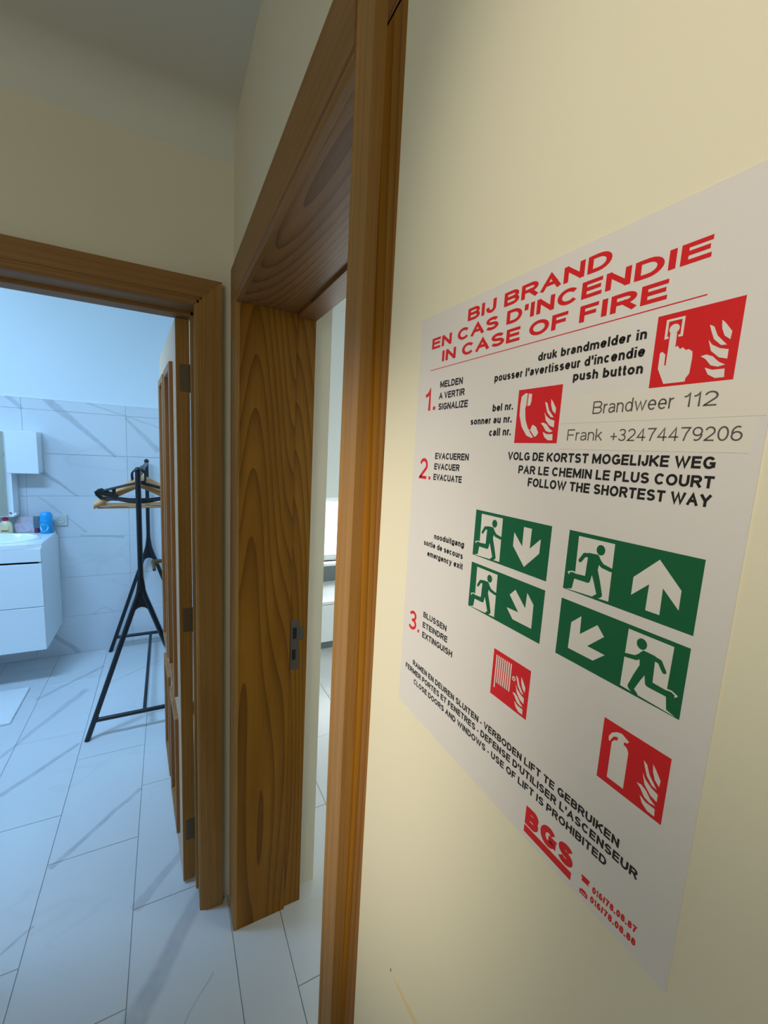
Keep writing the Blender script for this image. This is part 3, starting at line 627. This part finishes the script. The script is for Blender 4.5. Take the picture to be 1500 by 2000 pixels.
LOG = {
'a':(.62,[P(1,0,.97,.2,.97,.5)+arc(.5,.54,.47,.20,0,160),P(.97,.42,.4,.40)+arc(.34,.2,.33,.2,90,270)+P(.55,0,.97,.2)]), 'b':(.66,[P(0,0,0,1),bw]), 'c':(.62,[arc(.5,.37,.5,.37,40,320)]),
'd':(.66,[P(1,0,1,1),bw]), 'e':(.66,[P(0,.38,1,.38)+arc(.5,.37,.5,.37,0,318)]), 'g':(.66,[bw,P(1,.74,1,.0)+arc(.5,0,.5,.21,0,-155)]), 'h':(.62,[P(0,0,0,1),P(0,.42)+arc(.5,.45,.5,.29,180,0)+P(1,0)]),
'i':(0,[P(.5,0,.5,.74),P(.5,.99,.5,1)]), 'k':(.62,[P(0,0,0,1),P(0,.27,.9,.74),P(.36,.46,1,0)]), 'l':(0,[P(.5,0,.5,1)]),
'm':(1.04,[P(0,0,0,.74),P(0,.42)+arc(.25,.48,.25,.26,180,0)+P(.5,0),P(.5,.42)+arc(.75,.48,.25,.26,180,0)+P(1,0)]), 'n':(.62,[P(0,0,0,.74),P(0,.42)+arc(.5,.45,.5,.29,180,0)+P(1,0)]),
'o':(.68,[bw]), 'p':(.66,[P(0,-.21,0,.74),bw]), 'r':(.36,[P(0,0,0,.74),P(0,.42,.25,.66,1,.73)]), 's':(.6,[arc(.5,.56,.46,.18,25,255)+arc(.5,.19,.5,.19,75,-155)]),
't':(.34,[P(.4,.95,.4,.12,.6,0,1,0),P(0,.74,1,.74)]), 'u':(.62,[P(0,.74,0,.3)+arc(.5,.29,.5,.29,180,360)+P(1,.74),P(1,.3,1,0)]), 'v':(.62,[P(0,.74,.5,0,1,.74)]),
'w':(.98,[P(0,.74,.26,0,.5,.7,.74,0,1,.74)]), 'x':(.62,[P(0,0,1,.74),P(0,.74,1,0)]), 'y':(.62,[P(0,.74,.5,0,1,.74),P(.5,0,.35,-.2,.05,-.21)]) }
def ribbon(bm, pts, w, z0, z1):
    """one glyph stroke as a mitred flat bar"""
    q = [Vector(p) for p in pts]; q = [p for i, p in enumerate(q) if i == 0 or (p-q[i-1]).length > 1e-5]
    closed = (q[0]-q[-1]).length < 1e-4 and len(q) > 3
    if closed: q = q[:-1]
    n = len(q); L = []; Rr = []
    for i in range(n):
        d0 = (q[i]-q[i-1]).normalized() if (i > 0 or closed) else (q[1]-q[0]).normalized()
        d1 = (q[(i+1)%n]-q[i]).normalized() if (i < n-1 or closed) else d0
        n0 = Vector((-d0.y,d0.x)); n1 = Vector((-d1.y,d1.x)); m = n0+n1
        m = n0 if m.length < 1e-3 else m.normalized(); k = min(1/max(m.dot(n0),0.3), 2.0)
        L.append(q[i]+m*w*k); Rr.append(q[i]-m*w*k)
    vt = [(bm.verts.new((a.x,a.y,z1)), bm.verts.new((b.x,b.y,z1)), bm.verts.new((b.x,b.y,z0)), bm.verts.new((a.x,a.y,z0))) for a, b in zip(L, Rr)]
    for i in range(n if closed else n-1):
        A, C = vt[i], vt[(i+1)%n]
        for k in range(4): bm.faces.new((A[k],A[(k+1)%4],C[(k+1)%4],C[k]))
    if not closed: bm.faces.new(vt[0]); bm.faces.new(vt[-1][::-1])
HW = {0: 0.052, 1: 0.075, 2: 0.108, 3: 0.150}
def lettering(s, u0, v0, u1, v1, h, mode, m, bold, z=Z1, parent=None, t=0.00006):
    w = HW[bold]; sy = h/{'c':1.0,'a':1.0,'x':0.74}[mode]; bm = bmesh.new(); X = 0.0; cnt = 0
    def my(y, low):
        if not low: return w+y*(1-2*w)
        ks = [(-.21,-.21+w),(0,w),(.74,.74-w),(1,1-w)]
        for (a,b),(c,d) in zip(ks, ks[1:]):
            if y <= c or c == 1: return b+(y-a)*(d-b)/(c-a)
    S_ = sum(0.40 if c == ' ' else max((LOG if c in LOG else UPG)[c][0], 2*w)+0.13 for c in s)-0.13
    kx = min(1.0, (u1-u0)/sy/S_)
    for ch in s:
        if ch == ' ': X += 0.40*kx; continue
        low = ch in LOG; W, st = (LOG if low else UPG)[ch]; W = max(W*kx, 2*w)
        for pl in st:
            pts = [(X+w+(p[0]*(W-2*w)), my(p[1], low)) for p in pl]
            if ch == '.' : pts = [(X+w, 0), (X+w, 2*w)]
            if ch == 'i' and pl[0][1] > .9: pts = [(X+w, 0.86), (X+w, 1)]
            elif len(pl) == 2 or ch not in 'OCGSaceosgbdpq': pts = [(x, y) for x, y in pts]
            # let open vertical ends reach the full height
            P0_, P1_ = Vector(pts[0]), Vector(pts[1])
            if len(pts) >= 2 and ch not in 'OCGSaceos.0368925': 
                dd = (P0_-P1_).normalized(); pts[0] = tuple(P0_+dd*w*0.9) if (ch not in 'BDPRi' or (len(pl) < 4 and pl[0][1] < .9)) else pts[0]
                Pn, Pm = Vector(pts[-1]), Vector(pts[-2]); dd = (Pn-Pm).normalized(); pts[-1] = tuple(Pn+dd*w*0.9) if not ((ch in 'BDPR' and len(pl) > 4) or (ch == 'i' and pl[0][1] > .9)) else pts[-1]
            cnt += 1; ribbon(bm, pts, w, 0, 1+0.04*(cnt%5))
        X += W+0.13*kx
    x0 = min(v.co.x for v in bm.verts); x1 = max(v.co.x for v in bm.verts); sx = (u1-u0)/(x1-x0); sl = (v1-v0)/(u1-u0)
    for i, v in enumerate(bm.verts):
        x = (v.co.x-x0)*sx; v.co = (u0+x, v0+v.co.y*sy+sl*x, z+(t*v.co.z if v.co.z > .5 else 0))
    return link('lettering', bm, m, parent or po)
flat('paper_strip', [[(0.1455,-0.0862),(0.2320,-0.0862),(0.2320,-0.0728),(0.1455,-0.0728)]], STRIP, po, 0.00062, 0.00075)
flat('paper_strip', [[(0.1462,-0.0993),(0.2288,-0.0993),(0.2288,-0.0866),(0.1462,-0.0866)]], STRIP, po, 0.00062, 0.00075)
TX = [
    ('BIJ BRAND', 0.0592, -0.0147, 0.1645, -0.0150, 0.0080, 'c', 'r', 2),
    ("EN CAS D'INCENDIE", 0.0168, -0.0255, 0.2065, -0.0261, 0.0079, 'c', 'r', 2),
    ('IN CASE OF FIRE', 0.0314, -0.0366, 0.1920, -0.0372, 0.0079, 'c', 'r', 2),
    ('druk brandmelder in', 0.1258, -0.0514, 0.1858, -0.0516, 0.0045, 'a', 'k', 2),
    ("pousser l'avertisseur d'incendie", 0.0915, -0.0584, 0.1860, -0.0589, 0.0047, 'a', 'k', 2),
    ('push button', 0.1504, -0.0650, 0.1861, -0.0661, 0.0046, 'a', 'k', 2),
    ('1.', 0.0121, -0.0721, 0.0269, -0.0714, 0.0168, 'c', 'r', 1),
    ('MELDEN', 0.0315, -0.0557, 0.0589, -0.0559, 0.0048, 'c', 'k', 2),
    ('A VERTIR', 0.0310, -0.0641, 0.0620, -0.0637, 0.0048, 'c', 'k', 2),
    ('SIGNALIZE', 0.0312, -0.0720, 0.0665, -0.0721, 0.0049, 'c', 'k', 2),
    ('bel nr.', 0.0921, -0.0768, 0.1100, -0.0766, 0.0046, 'a', 'k', 2),
    ('sonner au nr.', 0.0713, -0.0844, 0.1099, -0.0841, 0.0034, 'x', 'k', 2),
    ('call nr.', 0.0909, -0.0921, 0.1102, -0.0917, 0.0048, 'a', 'k', 2),
    ('Brandweer', 0.1640, -0.0822, 0.2009, -0.0819, 0.0060, 'c', 'g', 0),
    ('112', 0.2046, -0.0817, 0.2165, -0.0818, 0.0056, 'c', 'g', 0),
    ('Frank', 0.1510, -0.0949, 0.1708, -0.0949, 0.0057, 'c', 'g', 0),
    ('+32474479206', 0.1751, -0.0951, 0.2261, -0.0950, 0.0055, 'c', 'g', 0),
    ('2.', 0.0094, -0.1255, 0.0268, -0.1253, 0.0166, 'c', 'r', 1),
    ('EVACUEREN', 0.0315, -0.1090, 0.0723, -0.1085, 0.0048, 'c', 'k', 2),
    ('EVACUER', 0.0313, -0.1170, 0.0630, -0.1164, 0.0048, 'c', 'k', 2),
    ('EVACUATE', 0.0311, -0.1251, 0.0665, -0.1245, 0.0048, 'c', 'k', 2),
    ('VOLG DE KORTST MOGELIJKE WEG', 0.1096, -0.1064, 0.2192, -0.1056, 0.0048, 'c', 'k', 2),
    ('PAR LE CHEMIN LE PLUS COURT', 0.1193, -0.1140, 0.2196, -0.1130, 0.0048, 'c', 'k', 2),
    ('FOLLOW THE SHORTEST WAY', 0.1275, -0.1208, 0.2198, -0.1202, 0.0049, 'c', 'k', 2),
    ('nooduitgang', 0.0380, -0.1706, 0.0751, -0.1693, 0.0034, 'x', 'k', 2),
    ('sortie de secours', 0.0242, -0.1783, 0.0747, -0.1777, 0.0034, 'x', 'k', 2),
    ('emergency exit', 0.0301, -0.1861, 0.0754, -0.1850, 0.0034, 'x', 'k', 2),
    ('3.', 0.0094, -0.2553, 0.0260, -0.2529, 0.0167, 'c', 'r', 1),
    ('BLUSSEN', 0.0307, -0.2372, 0.0625, -0.2365, 0.0048, 'c', 'k', 2),
    ('ETEINDRE', 0.0307, -0.2459, 0.0646, -0.2445, 0.0048, 'c', 'k', 2),
    ('EXTINGUISH', 0.0309, -0.2544, 0.0717, -0.2529, 0.0050, 'c', 'k', 2),
    ('RAMEN EN DEUREN SLUITEN - VERBODEN LIFT TE GEBRUIKEN', 0.0199, -0.2841, 0.2055, -0.2828, 0.0047, 'c', 'k', 2),
    ("FERMER PORTES ET FENETRES - DEFENSE D'UTILISER L'ASCENSEUR", 0.0086, -0.2918, 0.2152, -0.2898, 0.0047, 'c', 'k', 2),
    ('CLOSE DOORS AND WINDOWS - USE OF LIFT IS PROHIBITED', 0.0232, -0.2997, 0.2010, -0.2973, 0.0046, 'c', 'k', 2),
    ('016/78.08.87', 0.1963, -0.3165, 0.2184, -0.3143, 0.0035, 'c', 'r', 2),
    ('016/78.08.88', 0.1959, -0.3222, 0.2186, -0.3207, 0.0035, 'c', 'r', 2),
]
INK = {'r': RED, 'k': BLK, 'g': GREY}
for s_, u0, v0, u1, v1, h, md, c_, b_ in TX:
    lettering(s_, u0, v0, u1, v1, h, md, INK[c_], b_, z=0.00078 if c_ == 'g' else Z1)
flat('red_rule', [[(0.0163,-0.0413),(0.2072,-0.0401),(0.2072,-0.0396),(0.0163,-0.0408)]], RED, po, 0.00055, Z1)
# maker's emblem: heavy letters over a bar, handset and fax icons
em = flat('emblem_bar', [[(0.1518,-0.3229),(0.1843,-0.3226),(0.1843,-0.3181),(0.1518,-0.3184)]], RED, po, 0.00055, Z1)
lettering('BGS', 0.1519, -0.3175, 0.1846, -0.3170, 0.0116, 'c', RED, 3, parent=em)
flat('phone_icon', [[(0.1902,-0.3159),(0.1943,-0.3156),(0.1940,-0.3138),(0.1946,-0.3136),(0.1945,-0.3124),(0.1900,-0.3127),(0.1899,-0.3139),(0.1905,-0.3141)]], RED, po, 0.00055, Z1)
fx = flat('fax_icon', [[(0.1899,-0.3232),(0.1944,-0.3230),(0.1944,-0.3206),(0.1934,-0.3206),(0.1934,-0.3199),(0.1908,-0.3200),(0.1908,-0.3207),(0.1899,-0.3208)]], RED, po, 0.00055, Z1)
flat('fax_slot', [[(0.1906,-0.3222),(0.1937,-0.3221),(0.1937,-0.3217),(0.1906,-0.3218)]], WHT, fx, Z1, Z2)
def stroke(pts, w0, w1=None, cap=True):
    """rounded poly-stroke as list of convex outlines"""
    out = []; w1 = w0 if w1 is None else w1; n = len(pts)
    for i in range(n-1):
        a, b = Vector(pts[i]), Vector(pts[i+1]); ra = w0+(w1-w0)*i/(n-1); rb = w0+(w1-w0)*(i+1)/(n-1)
        ang = math.atan2(b.y-a.y, b.x-a.x); o = []
        for k in range(9): t = ang+PI/2+PI*k/8; o.append((a.x+ra*math.cos(t), a.y+ra*math.sin(t)))
        for k in range(9): t = ang-PI/2+PI*k/8; o.append((b.x+rb*math.cos(t), b.y+rb*math.sin(t)))
        out.append(o)
    return out
def disc(c, r, n=24, sy=1.0): return [(c[0]+r*math.cos(2*PI*k/n), c[1]+r*sy*math.sin(2*PI*k/n)) for k in range(n)]
def to(polys, q, mirror=None):
    u0, u1, v0, v1 = q; s = v1-v0; k = (u1-u0)/(mirror if mirror else ((u1-u0)/s)); out = []
    W = 2.0 if (u1-u0) > 1.5*s else 1.0
    for p in polys:
        r = [((W-x if mirror else x), y) for x, y in p]
        out.append([(u0+x*(u1-u0)/W, v0+y*s) for x, y in r])
    return out
MAN = [disc((0.600,0.792),0.072,24,1.12)] + stroke([(0.50,0.675),(0.335,0.655),(0.265,0.545)],0.036,0.030) + stroke([(0.545,0.66),(0.655,0.560),(0.80,0.532)],0.038,0.030) \
    + [[(0.40,0.705),(0.57,0.712),(0.615,0.650),(0.585,0.46),(0.50,0.40),(0.39,0.43)]] + stroke([(0.53,0.46),(0.60,0.29),(0.665,0.105)],0.062,0.048) + stroke([(0.662,0.085),(0.585,0.035)],0.036,0.026) \
    + stroke([(0.455,0.46),(0.435,0.275)],0.062,0.05) + stroke([(0.435,0.275),(0.13,0.262)],0.050,0.040)
DOORW = [[(0.19,0.935),(0.812,0.935),(0.823,0.045),(0.06,0.012),(0.17,0.045),(0.20,0.24)]]
FOOT = stroke([(0.13,0.235),(0.07,0.30),(0.14,0.33),(0.19,0.325)],0.010)
UP = [[(1.469,0.865),(1.788,0.53),(1.790,0.264),(1.561,0.492),(1.566,0.115),(1.375,0.115),(1.378,0.492),(1.150,0.264),(1.150,0.53)]]
DOWN = [[(x,0.985-y) for x,y in UP[0]]]
DR = [[(1.318,0.790),(1.187,0.650),(1.445,0.385),(1.139,0.375),(1.318,0.198),(1.785,0.198),(1.779,0.655),(1.610,0.822),(1.600,0.520)]]
DL = [[(2-x+0.02 if False else 1.02-(x-1.0)+0.0, y) for x,y in DR[0]]]
SG = {}
def exit_sign(q, arrow, mirror, label):
    g = flat('exit_sign', [[(q[0],q[2]),(q[1],q[2]),(q[1],q[3]),(q[0],q[3])]], GREEN, po, 0.00055, Z1); g['label'] = label
    flat('door_opening', to(DOORW, q, mirror), WHT, g, Z1-0.00003, Z2)
    flat('running_figure', to(MAN, q, mirror), GREEN, g, Z2-0.00003, Z3)
    flat('heel_outline', to(FOOT, q, mirror), WHT, g, Z1-0.00003, Z3+0.00002)
    flat('arrow', to(arrow, q), WHT, g, Z1-0.00003, Z2)
exit_sign((0.1590,0.2211,-0.1714,-0.1403), UP, None, 'green sign with running figure and upward arrow')
exit_sign((0.1590,0.2211,-0.2076,-0.1767), DL, 2.0, 'green sign with arrow down left and running figure')
exit_sign((0.0848,0.1478,-0.1714,-0.1405), DOWN, None, 'green sign with running figure and downward arrow')
exit_sign((0.0848,0.1480,-0.2077,-0.1765), DR, None, 'green sign with running figure and arrow down right')
FL = [[(0.657,0.738),(0.71,0.704),(0.762,0.582),(0.879,0.448),(0.814,0.456),(0.728,0.545),(0.686,0.653)],
 [(0.787,0.767),(0.83,0.719),(0.911,0.603),(0.904,0.508),(0.838,0.565),(0.80,0.661)],
 [(0.67,0.546),(0.716,0.48),(0.809,0.418),(0.904,0.389),(0.904,0.275),(0.812,0.307),(0.715,0.402)],
 [(0.607,0.354),(0.67,0.366),(0.743,0.331),(0.818,0.251),(0.893,0.206),(0.816,0.191),(0.736,0.22),(0.667,0.31)],
 [(0.674,0.201),(0.762,0.16),(0.894,0.157),(0.902,0.051),(0.803,0.053),(0.719,0.109)]]
HAND = [(0.192,0.733),(0.277,0.725),(0.280,0.532),(0.307,0.545),(0.345,0.495),(0.376,0.513),(0.418,0.469),(0.455,0.474),(0.501,0.436),(0.509,0.36),(0.502,0.151),(0.465,0.097),(0.46,0.051),(0.193,0.052),(0.092,0.271),(0.091,0.487),(0.12,0.500),(0.165,0.456),(0.168,0.307),(0.190,0.303),(0.192,0.535)]
PHN = [(0.086,0.876),(0.182,0.929),(0.335,0.9),(0.335,0.765),(0.311,0.692),(0.211,0.688),(0.201,0.638),(0.235,0.434),(0.311,0.279),(0.368,0.227),(0.42,0.338),(0.505,0.297),(0.573,0.185),(0.526,0.124),(0.416,0.096),(0.295,0.141),(0.155,0.31),(0.077,0.519),(0.07,0.724)]
def fire_sign(q, polys, label, overlay=None):
    g = flat('fire_sign', [[(q[0],q[2]),(q[1],q[2]),(q[1],q[3]),(q[0],q[3])]], RED, po, 0.00055, Z1); g['label'] = label
    flat('flames', to(FL, q), WHT, g, Z1-0.00003, Z2)
    flat('pictogram', to(polys, q), WHT, g, Z1-0.00003, Z2)
    if overlay: flat('pictogram_detail', to(overlay, q), RED, g, Z2-0.00003, Z3)
fr = [[(0.123,0.926),(0.355,0.926),(0.355,0.895),(0.123,0.895)],[(0.123,0.895),(0.155,0.895),(0.155,0.665),(0.123,0.665)],[(0.323,0.895),(0.355,0.895),(0.355,0.665),(0.323,0.665)],[(0.155,0.695),(0.175,0.695),(0.175,0.665),(0.155,0.665)],[(0.30,0.695),(0.323,0.695),(0.323,0.665),(0.30,0.665)], disc((0.237,0.785),0.064)]
fire_sign((0.1897,0.2202,-0.0731,-0.0437), [HAND]+fr, 'red sign with pressing hand and flames')
fire_sign((0.1136,0.1446,-0.0963,-0.0658), [PHN], 'red sign with telephone receiver and flames', stroke([(0.245,0.915),(0.235,0.69)],0.012)+stroke([(0.375,0.222),(0.475,0.115)],0.012))
HS = []
for k in range(8): x = 0.085+0.058*k; HS.append([(x,0.31 if k else 0.18),(x+0.030,0.31 if k else 0.18),(x+0.030,0.90),(x,0.90)])
fire_sign((0.1137,0.1445,-0.2565,-0.2259), HS+[disc((0.604,0.639),0.045)], 'red sign with hose reel and flames', [disc((0.604,0.639),0.020)])
BODY = [(0.165,0.69),(0.20,0.745),(0.27,0.775),(0.33,0.775),(0.40,0.745),(0.430,0.69),(0.430,0.105),(0.165,0.105)]
TOPP = [(0.117,0.689),(0.108,0.752),(0.148,0.834),(0.227,0.893),(0.3,0.913),(0.361,0.884),(0.418,0.856),(0.401,0.823),(0.35,0.81),(0.345,0.76),(0.249,0.764),(0.25,0.822),(0.187,0.797),(0.151,0.734),(0.134,0.689)]
fire_sign((0.1905,0.2208,-0.2565,-0.2255), [BODY, TOPP], 'red sign with fire extinguisher and flames')

# ------------------------------------------------------------------ scars in the wall paint (small parts of the wall)
bm = bmesh.new(); prism(bm, [(0.2820,1.1305),(0.272,1.1285),(0.256,1.1305),(0.236,1.132),(0.215,1.130),(0.215,1.139),(0.237,1.141),(0.252,1.138),(0.266,1.1355),(0.280,1.1325)], lambda u,v,d:(d,u,v), 0.1846, 0.1852)
bmesh.ops.triangulate(bm, faces=[f for f in bm.faces if len(f.verts) > 4])
link('filler_scar', bm, mat('yellowed_filler',(0.80,0.66,0.38),0.7), wr)
bm = bmesh.new(); lathe(bm, [(0,0),(0.0012,0)], 10); bmesh.ops.rotate(bm, verts=bm.verts, matrix=Matrix.Rotation(-PI/2,3,'Y')); bmesh.ops.translate(bm, verts=bm.verts, vec=(0.1847,0.287,1.131)); link('nail_hole', bm, mat('nail_hole_grey',(0.18,0.16,0.12),0.8), wr)
